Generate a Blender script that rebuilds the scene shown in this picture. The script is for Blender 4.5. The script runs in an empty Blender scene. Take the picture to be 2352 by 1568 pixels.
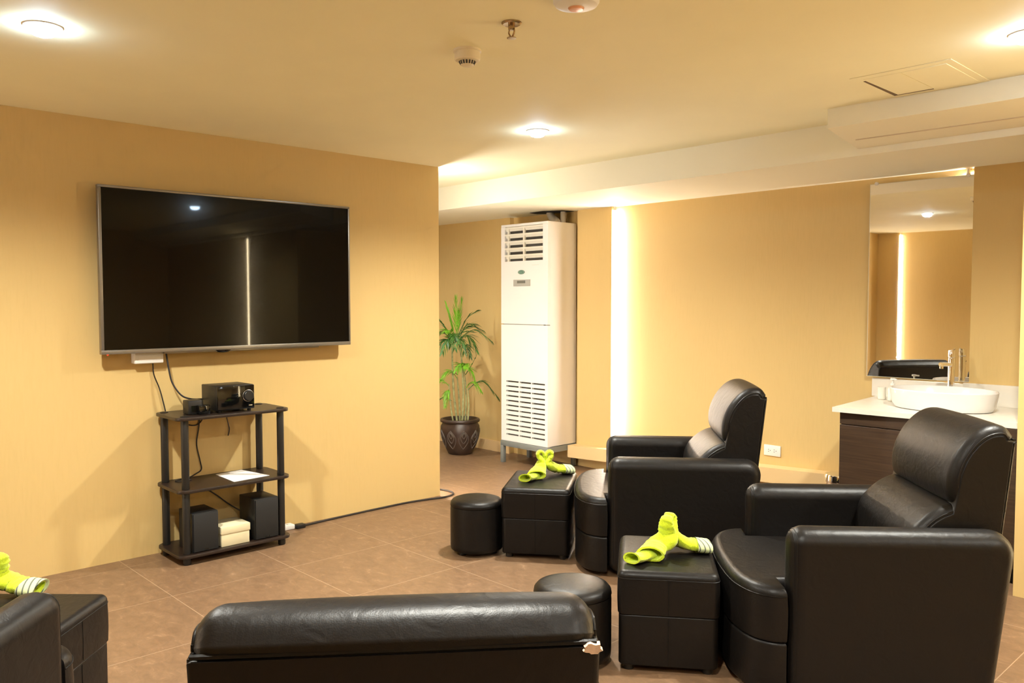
import bpy, bmesh, math, random
from mathutils import Vector, Matrix
random.seed(7)
SC = bpy.context.scene
COL = SC.collection
PI = math.pi

# ------------------------------------------------------------------ materials
def newmat(name):
    m = bpy.data.materials.new(name); m.use_nodes = True
    nt = m.node_tree; b = nt.nodes['Principled BSDF']
    return m, nt, b
def setin(b, **kw):
    for k, v in kw.items():
        k = k.replace('_', ' ')
        if k in b.inputs: b.inputs[k].default_value = v
def c4(c): return (c[0], c[1], c[2], 1)
def plain(name, col, rough=.5, metal=0, spec=.5, bump=0, bscale=200, vary=0, vscale=6, coat=0):
    m, nt, b = newmat(name)
    setin(b, Base_Color=c4(col), Roughness=rough, Metallic=metal)
    b.inputs['Specular IOR Level'].default_value = spec
    b.inputs['Coat Weight'].default_value = coat
    tc = nt.nodes.new('ShaderNodeTexCoord')
    if vary:
        n = nt.nodes.new('ShaderNodeTexNoise'); n.inputs['Scale'].default_value = vscale; n.inputs['Detail'].default_value = 4
        nt.links.new(tc.outputs['Object'], n.inputs['Vector'])
        r = nt.nodes.new('ShaderNodeValToRGB')
        r.color_ramp.elements[0].position = .3; r.color_ramp.elements[1].position = .7
        r.color_ramp.elements[0].color = c4([x*(1-vary) for x in col]); r.color_ramp.elements[1].color = c4([min(1, x*(1+vary)) for x in col])
        nt.links.new(n.outputs['Fac'], r.inputs['Fac']); nt.links.new(r.outputs['Color'], b.inputs['Base Color'])
    if bump:
        n2 = nt.nodes.new('ShaderNodeTexNoise'); n2.inputs['Scale'].default_value = bscale; n2.inputs['Detail'].default_value = 3
        nt.links.new(tc.outputs['Object'], n2.inputs['Vector'])
        bp = nt.nodes.new('ShaderNodeBump'); bp.inputs['Strength'].default_value = bump; bp.inputs['Distance'].default_value = .002
        nt.links.new(n2.outputs['Fac'], bp.inputs['Height']); nt.links.new(bp.outputs['Normal'], b.inputs['Normal'])
    return m
def emit(name, col, strength):
    m, nt, b = newmat(name)
    setin(b, Base_Color=(0, 0, 0, 1), Emission_Color=c4(col), Emission_Strength=strength)
    return m
def wallpaper():
    m, nt, b = newmat('wallpaper'); L = nt.links.new
    b.inputs['Roughness'].default_value = .62; b.inputs['Specular IOR Level'].default_value = .25
    tc = nt.nodes.new('ShaderNodeTexCoord')
    mp = nt.nodes.new('ShaderNodeMapping'); mp.inputs['Scale'].default_value = (1, 1, .12)
    L(tc.outputs['Object'], mp.inputs['Vector'])
    n = nt.nodes.new('ShaderNodeTexNoise'); n.inputs['Scale'].default_value = 90; n.inputs['Detail'].default_value = 1
    L(mp.outputs['Vector'], n.inputs['Vector'])
    n2 = nt.nodes.new('ShaderNodeTexNoise'); n2.inputs['Scale'].default_value = 1.4; n2.inputs['Detail'].default_value = 1
    L(tc.outputs['Object'], n2.inputs['Vector'])
    r = nt.nodes.new('ShaderNodeValToRGB')
    r.color_ramp.elements[0].position = .25; r.color_ramp.elements[1].position = .75
    r.color_ramp.elements[0].color = c4((.575, .408, .162)); r.color_ramp.elements[1].color = c4((.622, .444, .184))
    ad = nt.nodes.new('ShaderNodeMath'); ad.operation = 'MULTIPLY_ADD'; ad.inputs[1].default_value = .45; ad.inputs[2].default_value = .25
    L(n2.outputs['Fac'], ad.inputs[0])
    ad2 = nt.nodes.new('ShaderNodeMath'); ad2.operation = 'MULTIPLY_ADD'; ad2.inputs[1].default_value = .5
    L(n.outputs['Fac'], ad2.inputs[0]); L(ad.outputs[0], ad2.inputs[2])
    L(ad2.outputs[0], r.inputs['Fac']); L(r.outputs['Color'], b.inputs['Base Color'])
    bp = nt.nodes.new('ShaderNodeBump'); bp.inputs['Strength'].default_value = .12; bp.inputs['Distance'].default_value = .001
    L(n.outputs['Fac'], bp.inputs['Height']); L(bp.outputs['Normal'], b.inputs['Normal'])
    return m
def floor_mat():
    m, nt, b = newmat('floor_tile'); L = nt.links.new
    tc = nt.nodes.new('ShaderNodeTexCoord')
    mp = nt.nodes.new('ShaderNodeMapping'); mp.inputs['Location'].default_value = (3.39+.607*10, -1.517+.635*10, 0)
    L(tc.outputs['Object'], mp.inputs['Vector'])
    br = nt.nodes.new('ShaderNodeTexBrick'); br.offset = 0; br.squash = 1
    br.inputs['Scale'].default_value = 1; br.inputs['Brick Width'].default_value = .607; br.inputs['Row Height'].default_value = .635
    br.inputs['Mortar Size'].default_value = .0022; br.inputs['Mortar Smooth'].default_value = .3; br.inputs['Bias'].default_value = 0
    L(mp.outputs['Vector'], br.inputs['Vector'])
    mp2 = nt.nodes.new('ShaderNodeMapping'); mp2.inputs['Scale'].default_value = (1, 1.6, 1); mp2.inputs['Rotation'].default_value = (0, 0, .5)
    L(tc.outputs['Object'], mp2.inputs['Vector'])
    n = nt.nodes.new('ShaderNodeTexNoise'); n.inputs['Scale'].default_value = 13; n.inputs['Detail'].default_value = 5; n.inputs['Roughness'].default_value = .74
    n.inputs['Distortion'].default_value = .6
    L(mp2.outputs['Vector'], n.inputs['Vector'])
    r = nt.nodes.new('ShaderNodeValToRGB'); e = r.color_ramp.elements
    e[0].position = .28; e[0].color = c4((.145, .085, .046)); e[1].position = .72; e[1].color = c4((.290, .178, .099))
    x = r.color_ramp.elements.new(.60); x.color = c4((.205, .122, .067))
    x = r.color_ramp.elements.new(.50); x.color = c4((.182, .108, .059))
    L(n.outputs['Fac'], r.inputs['Fac'])
    mx = nt.nodes.new('ShaderNodeMix'); mx.data_type = 'RGBA'
    L(br.outputs['Fac'], mx.inputs['Factor']); L(r.outputs['Color'], mx.inputs['A']); mx.inputs['B'].default_value = c4((.33, .225, .14))
    L(mx.outputs['Result'], b.inputs['Base Color'])
    b.inputs['Roughness'].default_value = .42; b.inputs['Specular IOR Level'].default_value = .35
    bp = nt.nodes.new('ShaderNodeBump'); bp.inputs['Strength'].default_value = .12; bp.inputs['Distance'].default_value = .002
    L(n.outputs['Fac'], bp.inputs['Height']); L(bp.outputs['Normal'], b.inputs['Normal'])
    return m
def leather_mat(name, col, rough):
    m, nt, b = newmat(name); L = nt.links.new
    b.inputs['Base Color'].default_value = c4(col); b.inputs['Roughness'].default_value = rough; b.inputs['Specular IOR Level'].default_value = .27
    tc = nt.nodes.new('ShaderNodeTexCoord')
    v = nt.nodes.new('ShaderNodeTexVoronoi'); v.inputs['Scale'].default_value = 420
    L(tc.outputs['Object'], v.inputs['Vector'])
    n = nt.nodes.new('ShaderNodeTexNoise'); n.inputs['Scale'].default_value = 22; n.inputs['Detail'].default_value = 3; n.inputs['Distortion'].default_value = .8
    L(tc.outputs['Object'], n.inputs['Vector'])
    b1 = nt.nodes.new('ShaderNodeBump'); b1.inputs['Strength'].default_value = .10; b1.inputs['Distance'].default_value = .001
    L(v.outputs['Distance'], b1.inputs['Height'])
    b2 = nt.nodes.new('ShaderNodeBump'); b2.inputs['Strength'].default_value = .28; b2.inputs['Distance'].default_value = .006
    L(n.outputs['Fac'], b2.inputs['Height']); L(b1.outputs['Normal'], b2.inputs['Normal']); L(b2.outputs['Normal'], b.inputs['Normal'])
    return m
def wood_mat(name, c0, c1, axis_scale, rough=.45):
    m, nt, b = newmat(name); L = nt.links.new
    tc = nt.nodes.new('ShaderNodeTexCoord'); mp = nt.nodes.new('ShaderNodeMapping'); mp.inputs['Scale'].default_value = axis_scale
    L(tc.outputs['Object'], mp.inputs['Vector'])
    n = nt.nodes.new('ShaderNodeTexNoise'); n.inputs['Scale'].default_value = 1; n.inputs['Detail'].default_value = 6; n.inputs['Roughness'].default_value = .65
    L(mp.outputs['Vector'], n.inputs['Vector'])
    r = nt.nodes.new('ShaderNodeValToRGB'); r.color_ramp.elements[0].position = .32; r.color_ramp.elements[1].position = .68
    r.color_ramp.elements[0].color = c4(c0); r.color_ramp.elements[1].color = c4(c1)
    L(n.outputs['Fac'], r.inputs['Fac']); L(r.outputs['Color'], b.inputs['Base Color'])
    b.inputs['Roughness'].default_value = rough
    return m
def towel_mat():
    m, nt, b = newmat('terry_towel'); L = nt.links.new
    tc = nt.nodes.new('ShaderNodeTexCoord')
    n = nt.nodes.new('ShaderNodeTexNoise'); n.inputs['Scale'].default_value = 260; n.inputs['Detail'].default_value = 2
    L(tc.outputs['Object'], n.inputs['Vector'])
    r = nt.nodes.new('ShaderNodeValToRGB'); r.color_ramp.elements[0].position = .3; r.color_ramp.elements[1].position = .7
    r.color_ramp.elements[0].color = c4((.46, .58, .015)); r.color_ramp.elements[1].color = c4((.62, .74, .04))
    L(n.outputs['Fac'], r.inputs['Fac']); L(r.outputs['Color'], b.inputs['Base Color'])
    b.inputs['Roughness'].default_value = .95; b.inputs['Specular IOR Level'].default_value = .1
    b.inputs['Sheen Weight'].default_value = .3
    bp = nt.nodes.new('ShaderNodeBump'); bp.inputs['Strength'].default_value = .6; bp.inputs['Distance'].default_value = .002
    L(n.outputs['Fac'], bp.inputs['Height']); L(bp.outputs['Normal'], b.inputs['Normal'])
    return m
def hem_mat():
    m, nt, b = newmat('towel_hem'); L = nt.links.new
    tc = nt.nodes.new('ShaderNodeTexCoord')
    w = nt.nodes.new('ShaderNodeTexWave'); w.inputs['Scale'].default_value = 16; w.bands_direction = 'X'; w.inputs['Distortion'].default_value = 0
    L(tc.outputs['Object'], w.inputs['Vector'])
    r = nt.nodes.new('ShaderNodeValToRGB'); r.color_ramp.elements[0].position = .10; r.color_ramp.elements[1].position = .2
    r.color_ramp.elements[0].color = c4((.10, .11, .09)); r.color_ramp.elements[1].color = c4((.50, .56, .30))
    L(w.outputs['Fac'], r.inputs['Fac']); L(r.outputs['Color'], b.inputs['Base Color']); b.inputs['Roughness'].default_value = .9
    return m

M = dict(
    wall=wallpaper(), floor=floor_mat(),
    ceil=plain('ceiling_paint', (.90, .85, .60), .75, spec=.2, vary=.015, vscale=3),
    beam=plain('beam_paint', (.84, .79, .61), .7, spec=.2, vary=.01, vscale=3),
    ledge=plain('ledge_paint', (.70, .50, .25), .55, spec=.3),
    leather=leather_mat('black_leather', (.0048, .0037, .0031), .43),
    leather_dark=leather_mat('seam_leather', (.004, .0035, .003), .5),
    foam=plain('torn_foam', (.52, .36, .25), .9, bump=.5, bscale=120, vary=.15, vscale=60),
    foot=plain('black_plastic_foot', (.012, .011, .010), .5),
    towel=towel_mat(), hem=hem_mat(),
    espresso=wood_mat('espresso_board', (.012, .007, .005), (.026, .014, .009), (30, 4, 30), .38),
    blacktube=plain('black_tube', (.009, .008, .007), .45),
    blackplastic=plain('black_plastic', (.008, .008, .008), .42),
    blackgloss=plain('black_gloss', (.003, .003, .003), .08),
    speaker=plain('black_speaker', (.007, .007, .007), .65, bump=.25, bscale=700),
    silver=plain('silver_ring', (.6, .6, .6), .25, metal=1),
    screen=plain('tv_screen', (.0012, .0012, .0012), .13, spec=.10, coat=.22),
    tvframe=plain('tv_bezel', (.24, .22, .19), .32, metal=.7),
    tvback=plain('tv_back', (.01, .01, .01), .5),
    white=plain('white_plastic', (.78, .76, .72), .45),
    cream=plain('cream_card', (.70, .62, .40), .7, vary=.05, vscale=8),
    paper=plain('paper', (.80, .80, .80), .7),
    red=emit('red_led', (1, .05, .02), 1.5),
    acwhite=plain('ac_body', (.74, .715, .665), .42),
    acside=plain('ac_side_panel', (.79, .75, .69), .45),
    acslat=plain('ac_slat', (.70, .66, .55), .45),
    acdark=plain('ac_slot_dark', (.035, .03, .024), .6),
    acgrey=plain('ac_panel_grey', (.36, .35, .31), .4),
    aclcd=plain('ac_lcd', (.13, .13, .11), .3),
    green=plain('green_badge', (.05, .14, .09), .35),
    palegreen=plain('badge_script', (.45, .52, .47), .4),
    steel=plain('grey_steel', (.23, .25, .24), .45, metal=.3),
    pipe=plain('pipe_wrap', (.52, .46, .36), .7),
    dark=plain('dark_hole', (.02, .016, .012), .9),
    pot=plain('brown_pot', (.045, .026, .018), .38, vary=.35, vscale=14, bump=.4, bscale=40),
    potrelief=plain('pot_relief', (.12, .10, .085), .5, vary=.3, vscale=40),
    soil=plain('soil', (.03, .02, .012), .95, bump=.8, bscale=60),
    stem=plain('palm_stem', (.36, .37, .17), .55, vary=.35, vscale=30),
    leaf=plain('palm_leaf', (.045, .145, .022), .42, vary=.45, vscale=18),
    leaf2=plain('young_palm_leaf', (.17, .42, .02), .42, vary=.3, vscale=18),
    mirror=plain('mirror_glass', (.90, .89, .85), .012, metal=1),
    mirroredge=plain('mirror_edge', (.62, .62, .52), .3),
    chrome=plain('chrome', (.92, .92, .92), .07, metal=1),
    stone=plain('white_stone', (.73, .69, .61), .28, vary=.03, vscale=12),
    porcelain=plain('porcelain', (.72, .71, .70), .12),
    walnut=wood_mat('dark_oak', (.030, .016, .008), (.062, .034, .017), (3, 3, 90), .45),
    clear=plain('pale_bottle', (.75, .72, .63), .2),
    detector=plain('detector_plastic', (.76, .68, .50), .5),
    bronze=plain('sprinkler_metal', (.42, .30, .17), .25, metal=1),
    lens=emit('lamp_lens', (.60, .80, 1.0), 150),
    tube=emit('led_tube', (1, .90, .80), 115), tubewarm=emit('led_tube_warm', (1, .80, .48), 150),
    tubecool=emit('led_tube_cool', (1, .97, .92), 95),
    cord=plain('black_cord', (.016, .012, .010), .5),
)

# ------------------------------------------------------------------ mesh helpers
def link(name, bm, mats, parent=None, smooth=True, angle=35):
    me = bpy.data.meshes.new(name); bm.normal_update(); bm.to_mesh(me); bm.free()
    if not isinstance(mats, (list, tuple)): mats = [mats]
    for m in mats: me.materials.append(m)
    if smooth:
        for p in me.polygons: p.use_smooth = True
        try: me.set_sharp_from_angle(angle=math.radians(angle))
        except Exception: pass
    o = bpy.data.objects.new(name, me); COL.objects.link(o)
    if parent: o.parent = parent
    return o
_CAB = 'cables around the shelf rack'
def thing(name, label, cat, loc=(0, 0, 0), rotz=0, group=None):
    o = bpy.data.objects.new(name, None); COL.objects.link(o); o.empty_display_size = .1
    o.location = loc; o.rotation_euler = (0, 0, rotz); tag(o, label, cat, group); return o
def tag(o, label, cat, group=None):
    o['label'] = label; o['category'] = cat
    if group: o['group'] = group
    return o
def struct(o): o['kind'] = 'structure'; return o
def box(bm, x0, x1, y0, y1, z0, z1, bev=0, seg=2, mi=0):
    r = bmesh.ops.create_cube(bm, size=1)
    vs = r['verts']
    for v in vs:
        v.co = Vector((x0 if v.co.x < 0 else x1, y0 if v.co.y < 0 else y1, z0 if v.co.z < 0 else z1))
    fs = list({f for v in vs for f in v.link_faces})
    for f in fs: f.material_index = mi
    if bev:
        es = list({e for v in vs for e in v.link_edges})
        r2 = bmesh.ops.bevel(bm, geom=es, offset=bev, segments=seg, profile=.5, affect='EDGES')
        for f in r2['faces']: f.material_index = mi
def quadbox(bm, bot, top):
    """hexahedron from 4 bottom and 4 top points"""
    a = [bm.verts.new(p) for p in bot]; b = [bm.verts.new(p) for p in top]
    bm.faces.new(a[::-1]); bm.faces.new(b)
    for i in range(4): bm.faces.new((a[i], a[(i+1) % 4], b[(i+1) % 4], b[i]))
    bmesh.ops.recalc_face_normals(bm, faces=bm.faces)
def lathe(bm, prof, c=(0, 0, 0), n=40, mi=0, sx=1, sy=1, axis='z'):
    rings = []
    for (r, z) in prof:
        ring = []
        for i in range(n):
            a = 2*PI*i/n; x, y = r*math.cos(a)*sx, r*math.sin(a)*sy
            if axis == 'z': p = (c[0]+x, c[1]+y, c[2]+z)
            elif axis == 'x': p = (c[0]+z, c[1]+x, c[2]+y)
            else: p = (c[0]+x, c[1]+z, c[2]+y)
            ring.append(bm.verts.new(p))
        rings.append(ring)
    fs = []
    for a, b in zip(rings, rings[1:]):
        for i in range(n):
            fs.append(bm.faces.new((a[i], a[(i+1) % n], b[(i+1) % n], b[i])))
    fs.append(bm.faces.new(rings[0])); fs.append(bm.faces.new(rings[-1]))
    for f in fs: f.material_index = mi
    bmesh.ops.recalc_face_normals(bm, faces=fs)
def cr_path(pts, n=8, closed=False):
    P = [Vector(p) for p in pts]; out = []; N = len(P)
    rng = range(N if closed else N-1)
    for i in rng:
        if closed: a, b, c, d = P[(i-1) % N], P[i], P[(i+1) % N], P[(i+2) % N]
        else: a, b, c, d = P[max(i-1, 0)], P[i], P[i+1], P[min(i+2, N-1)]
        for k in range(n):
            t = k/n
            out.append(.5*((2*b)+(-a+c)*t+(2*a-5*b+4*c-d)*t*t+(-a+3*b-3*c+d)*t**3))
    if not closed: out.append(P[-1].copy())
    return out
def sweep(bm, pts, radii, n=10, mi=0, closed=False, flat=None, up=None, cap=True, lat=None):
    """tube along pts; radii number or list; flat = list of (a,b) half-axes"""
    N = len(pts); rings = []
    pts = [Vector(p) for p in pts]
    ref = Vector(up) if up else None
    prevx = None
    for i, p in enumerate(pts):
        if closed: t = pts[(i+1) % N]-pts[i-1]
        else: t = pts[min(i+1, N-1)]-pts[max(i-1, 0)]
        if t.length < 1e-9: t = Vector((0, 0, 1))
        t.normalize()
        if prevx is None:
            h = ref if ref else (Vector((0, 0, 1)) if abs(t.z) < .9 else Vector((1, 0, 0)))
            x = (h-t*h.dot(t)).normalized()
        else:
            x = prevx-t*prevx.dot(t)
            x = x.normalized() if x.length > 1e-6 else prevx
        if lat:
            y = (lat[i]-t*lat[i].dot(t)).normalized(); x = y.cross(t)
        else: y = t.cross(x)
        prevx = x
        if flat: a, b = flat[i]
        else: a = b = radii[i] if isinstance(radii, (list, tuple)) else radii
        rings.append([bm.verts.new(p+x*(a*math.cos(2*PI*k/n))+y*(b*math.sin(2*PI*k/n))) for k in range(n)])
    fs = []
    pr = list(zip(rings, rings[1:]))
    if closed: pr.append((rings[-1], rings[0]))
    for a, b in pr:
        for k in range(n): fs.append(bm.faces.new((a[k], a[(k+1) % n], b[(k+1) % n], b[k])))
    if not closed and cap: fs.append(bm.faces.new(rings[0][::-1])); fs.append(bm.faces.new(rings[-1]))
    for f in fs: f.material_index = mi
    bmesh.ops.recalc_face_normals(bm, faces=fs)
    return rings
def fillet(pts, seg=6):
    """pts: (x,y,r) closed polygon -> rounded outline"""
    out = []; N = len(pts)
    for i in range(N):
        p = Vector(pts[i][:2]); r = pts[i][2]
        a = (Vector(pts[i-1][:2])-p); b = (Vector(pts[(i+1) % N][:2])-p)
        if r <= 0: out.append(p); continue
        a.normalize(); b.normalize()
        ang = a.angle(b)
        d = r/math.tan(ang/2); q1, q2 = p+a*d, p+b*d
        c = p+(a+b).normalized()*(r/math.sin(ang/2))
        a1 = math.atan2(q1.y-c.y, q1.x-c.x); a2 = math.atan2(q2.y-c.y, q2.x-c.x)
        da = (a2-a1+PI) % (2*PI)-PI
        for k in range(seg+1):
            t = a1+da*k/seg; out.append(c+Vector((math.cos(t), math.sin(t)))*r)
    return out
def densify(prof, step=.03):
    out = []
    for i in range(len(prof)):
        a, b = Vector(prof[i]), Vector(prof[(i+1) % len(prof)])
        k = max(1, int((b-a).length/step+.999))
        for j in range(k): out.append(a+(b-a)*j/k)
    return out
def soft_prism(bm, prof, w0, w1, r, axis='v', bulge=0, nseg=6, nmid=7, mi=0, r0=None):
    """padded prism: closed outline prof in a plane, extruded from w0 to w1 with edge radius r.
    axis 'v': prof=(x,z), extruded along y;  axis 'z': prof=(x,y), extruded along z"""
    P = [Vector((p[0], p[1])) for p in prof]
    area = sum(P[i].x*P[(i+1) % len(P)].y-P[(i+1) % len(P)].x*P[i].y for i in range(len(P)))
    if area < 0: P = P[::-1]
    N = len(P); nrm = []
    for i in range(N):
        a = P[i]-P[i-1]; b = P[(i+1) % N]-P[i]
        n1 = Vector((a.y, -a.x)); n2 = Vector((b.y, -b.x))
        if n1.length > 0: n1.normalize()
        if n2.length > 0: n2.normalize()
        n = n1+n2; n = n.normalized() if n.length > 1e-6 else n1
        nrm.append(n)
    st = []
    rb = r if r0 is None else r0
    for k in range(nseg+1):
        t = PI/2*k/nseg; st.append((w0+rb*(1-math.cos(t)) if rb else w0, -rb*(1-math.sin(t))))
    for k in range(1, nmid):
        s = k/nmid; st.append((w0+rb+(w1-r-w0-rb)*s, bulge*math.sin(PI*s)**.7))
    for k in range(nseg+1):
        t = PI/2*(1-k/nseg); st.append((w1-r*(1-math.cos(t)), -r*(1-math.sin(t))))
    rings = []
    need = max([-o for _, o in st]+[0])*1.0; st = [(st[0][0], st[0][1]-.0018)]+st+[(st[-1][0], st[-1][1]-.0018)]; need += .0018; lut = {}
    cur = [p.copy() for p in P]; NS = 16
    lut[0] = cur
    for k in range(1, NS+1):
        nn = []
        for i in range(N):
            a = cur[i]-cur[i-1]; b = cur[(i+1) % N]-cur[i]
            n1 = Vector((a.y, -a.x)); n2 = Vector((b.y, -b.x))
            n1 = n1.normalized() if n1.length > 1e-5 else Vector((0, 0)); n2 = n2.normalized() if n2.length > 1e-5 else Vector((0, 0))
            n = n1+n2; nn.append(n.normalized() if n.length > 1e-6 else nrm[i])
        cur = [c-n*(need/NS) for c, n in zip(cur, nn)]
        for _ in range(4):
            for i in range(N):
                j = (i+1) % N
                if (cur[j]-cur[i]).dot(P[j]-P[i]) < .05*(P[j]-P[i]).length_squared:
                    m_ = (cur[i]+cur[j])/2; e_ = (P[j]-P[i])*.03; cur[i] = m_-e_*.5; cur[j] = m_+e_*.5
        lut[k] = [c.copy() for c in cur]
    for w, off in st:
        ring = []
        if off < 0 and need > 0:
            x_ = -off/need*NS; k0 = min(NS-1, int(x_)); fr_ = x_-k0
            base = [a_.lerp(b_, fr_) for a_, b_ in zip(lut[k0], lut[k0+1])]
        else: base = [p+n*off for p, n in zip(P, nrm)]
        for q in base:
            ring.append(bm.verts.new((q.x, w, q.y) if axis == 'v' else (q.x, q.y, w)))
        rings.append(ring)
    fs = []
    for a, b in zip(rings, rings[1:]):
        for k in range(N): fs.append(bm.faces.new((a[k], a[(k+1) % N], b[(k+1) % N], b[k])))
    fs.append(bm.faces.new(rings[0])); fs.append(bm.faces.new(rings[-1]))
    for f in fs: f.material_index = mi
    bmesh.ops.recalc_face_normals(bm, faces=fs)
def offset_poly(P, d):
    N = len(P); out = []
    sg = 1 if sum(P[i].x*P[(i+1) % N].y-P[(i+1) % N].x*P[i].y for i in range(N)) > 0 else -1
    for i in range(N):
        a = P[i]-P[i-1]; b = P[(i+1) % N]-P[i]
        n = Vector((a.y, -a.x)).normalized()+Vector((b.y, -b.x)).normalized()
        out.append(P[i]+n.normalized()*d*sg)
    return out
def copy_tree(o, parent=None):
    c = o.copy(); COL.objects.link(c)
    if parent: c.parent = parent
    for ch in list(o.children): copy_tree(ch, c)
    return c
def cable(name, pts, r, mat, parent=None, n=8, seg=8):
    bm = bmesh.new(); sweep(bm, cr_path(pts, n), r, seg); return link(name, bm, mat, parent)

# ------------------------------------------------------------------ camera
F_PX = 1898.22; yaw, pitch, roll = .8125, -.0471, -.0006
CAMH = 1.4207
f = Vector((-math.sin(yaw)*math.cos(pitch), math.cos(yaw)*math.cos(pitch), math.sin(pitch)))
r_ = Vector((math.cos(yaw), math.sin(yaw), 0)); u_ = r_.cross(f)
r2 = math.cos(roll)*r_+math.sin(roll)*u_; u2 = -math.sin(roll)*r_+math.cos(roll)*u_
cam = bpy.data.cameras.new('camera'); camo = bpy.data.objects.new('camera', cam); COL.objects.link(camo)
cam.sensor_width = 36; cam.lens = F_PX/2352*36; cam.clip_start = .05
mw = Matrix((r2, u2, -f)).transposed().to_4x4(); mw.translation = (0, 0, CAMH)
camo.matrix_world = mw
SC.camera = camo

# ------------------------------------------------------------------ room shell
XW = -4.749          # face of the wall the television hangs on
YC = 3.765           # free end of that wall
YB = 5.347           # back wall face
HC, HS = 2.4, 2.208  # ceiling, soffit
XL, XR, YF = -8.0, 2.6, -1.75
def sbox(name, mat, *b, bev=0):
    bm = bmesh.new(); box(bm, *b, bev=bev); return struct(link(name, bm, mat, smooth=False))
sbox('floor', M['floor'], XL-.2, XR+.2, YF-.2, 5.7, -.1, 0)
sbox('ceiling', M['ceil'], XL-.2, XR+.2, YF-.2, 5.7, HC, HC+.1)
sbox('wall_left', M['wall'], XW-.22, XW, YF, YC, 0, HC)
sbox('wall_back', M['wall'], -5.62, -1.2, YB, YB+.2, 0, HC)
sbox('wall_alcove', M['wall'], XL, -5.62, 5.30, 5.547, 0, HC)
sbox('wall_alcove_side', M['wall'], XL-.2, XL, 2.6, 5.5, 0, HC)
sbox('wall_alcove_front', M['wall'], XL, XW-.22, 2.4, 2.6, 0, HC)
sbox('wall_front', M['wall'], XW-.22, XR, YF-.2, YF, 0, HC)
sbox('wall_right', M['wall'], XR, XR+.2, YF, 5.5, 0, HC)
# partition right of the wash-stand: pilaster, light slot, set-back panel
sbox('trim_1', M['wall'], -1.195, -.04, 4.475, 5.347, 0, HS, bev=0)
sbox('wall_right_partition', M['wall'], -.04, XR, 4.55, 4.75, 0, HC)
# pilaster beside the air conditioner, panel right of the mirror
sbox('trim_2', M['wall'], -4.778, -4.400, 5.300, YB, .10, HS)
sbox('trim_3', M['wall'], -1.675, -1.195, 5.300, YB, .82, HS)
# pilaster of the wall behind the camera (seen in the mirror)
sbox('trim_4', M['wall'], XW, -4.46, YF, YF+.05, 0, HC)
# beam and soffit along the back wall
sbox('trim_5', M['beam'], XL, XR, 4.444, 5.547, HS, HC)
bm = bmesh.new()
quadbox(bm, [(-1.98, 4.085, 2.303), (XR, 4.085, 2.303), (XR, 4.444, 2.245), (-1.98, 4.444, 2.245)],
        [(-1.98, 4.085, HC), (XR, 4.085, HC), (XR, 4.444, HC), (-1.98, 4.444, HC)])
struct(link('trim_6', bm, M['beam'], smooth=False))
bm = bmesh.new()   # shallow joint line under the boxed duct
quadbox(bm, [(-1.93, 4.297, 2.2655), (XR, 4.367, 2.2545), (XR, 4.379, 2.2525), (-1.93, 4.303, 2.2645)],
        [(-1.93, 4.297, 2.275), (XR, 4.367, 2.262), (XR, 4.379, 2.260), (-1.93, 4.303, 2.272)])
struct(link('trim_7', bm, plain('joint_line', (.60, .50, .34), .8), smooth=False))
# floating ledge that runs along the foot of the back wall
bm = bmesh.new()
def zt(x): return .195+(x+4.783)*.040
xs0, xs1 = -4.80, -2.16
quadbox(bm, [(xs0, 5.205, zt(xs0)-.104), (xs1, 5.235, zt(xs1)-.104), (xs1, YB, zt(xs1)-.104), (xs0, YB, zt(xs0)-.104)],
        [(xs0, 5.205, zt(xs0)), (xs1, 5.235, zt(xs1)), (xs1, YB, zt(xs1)), (xs0, YB, zt(xs0))])
struct(link('baseboard_back', bm, M['ledge'], smooth=False))
sbox('baseboard_alcove', M['ledge'], XL, -5.62, 5.282, 5.302, 0, .10)

# ------------------------------------------------------------------ lights: LED tubes in the wall slots
def led(name, x, y, z0, z1, label, mat, rad=.011):
    t = thing(name, label, 'light', (x, y, z0), 0, 'light strips in the wall slots')
    bm = bmesh.new(); lathe(bm, [(rad*.8, .02), (rad, .03), (rad, z1-z0-.03), (rad*.8, z1-z0-.02)], n=14); link('tube', bm, mat, t)
    bm = bmesh.new(); lathe(bm, [(rad*1.1, 0), (rad*1.1, .03)], n=14); link('end_cap', bm, M['white'], t)
    bm = bmesh.new(); lathe(bm, [(rad*1.1, z1-z0-.03), (rad*1.1, z1-z0)], n=14); link('end_cap', bm, M['white'], t)
    return t
led('light_tube', -4.382, 5.318, .26, 2.205, 'glowing vertical light strip between the pilaster by the air conditioner and the back wall panel', M['tube'])
led('light_tube', -1.715, 5.331, .96, 2.205, 'hidden light strip behind the mirror, glowing above its top right corner', M['tube'], .0085)
led('light_tube', -4.83, YC+.016, .01, 2.395, 'hidden light strip on the free end of the television wall', M['tubecool'], .012)
led('light_tube', -.005, 4.488, .02, 2.205, 'light strip beside the right partition, seen only mirrored in the television', M['tubewarm'])
led('light_tube', -4.442, YF+.024, .02, 2.395, 'light strip on the wall opposite the washbasin, seen only in the mirror', M['tube'])

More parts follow.
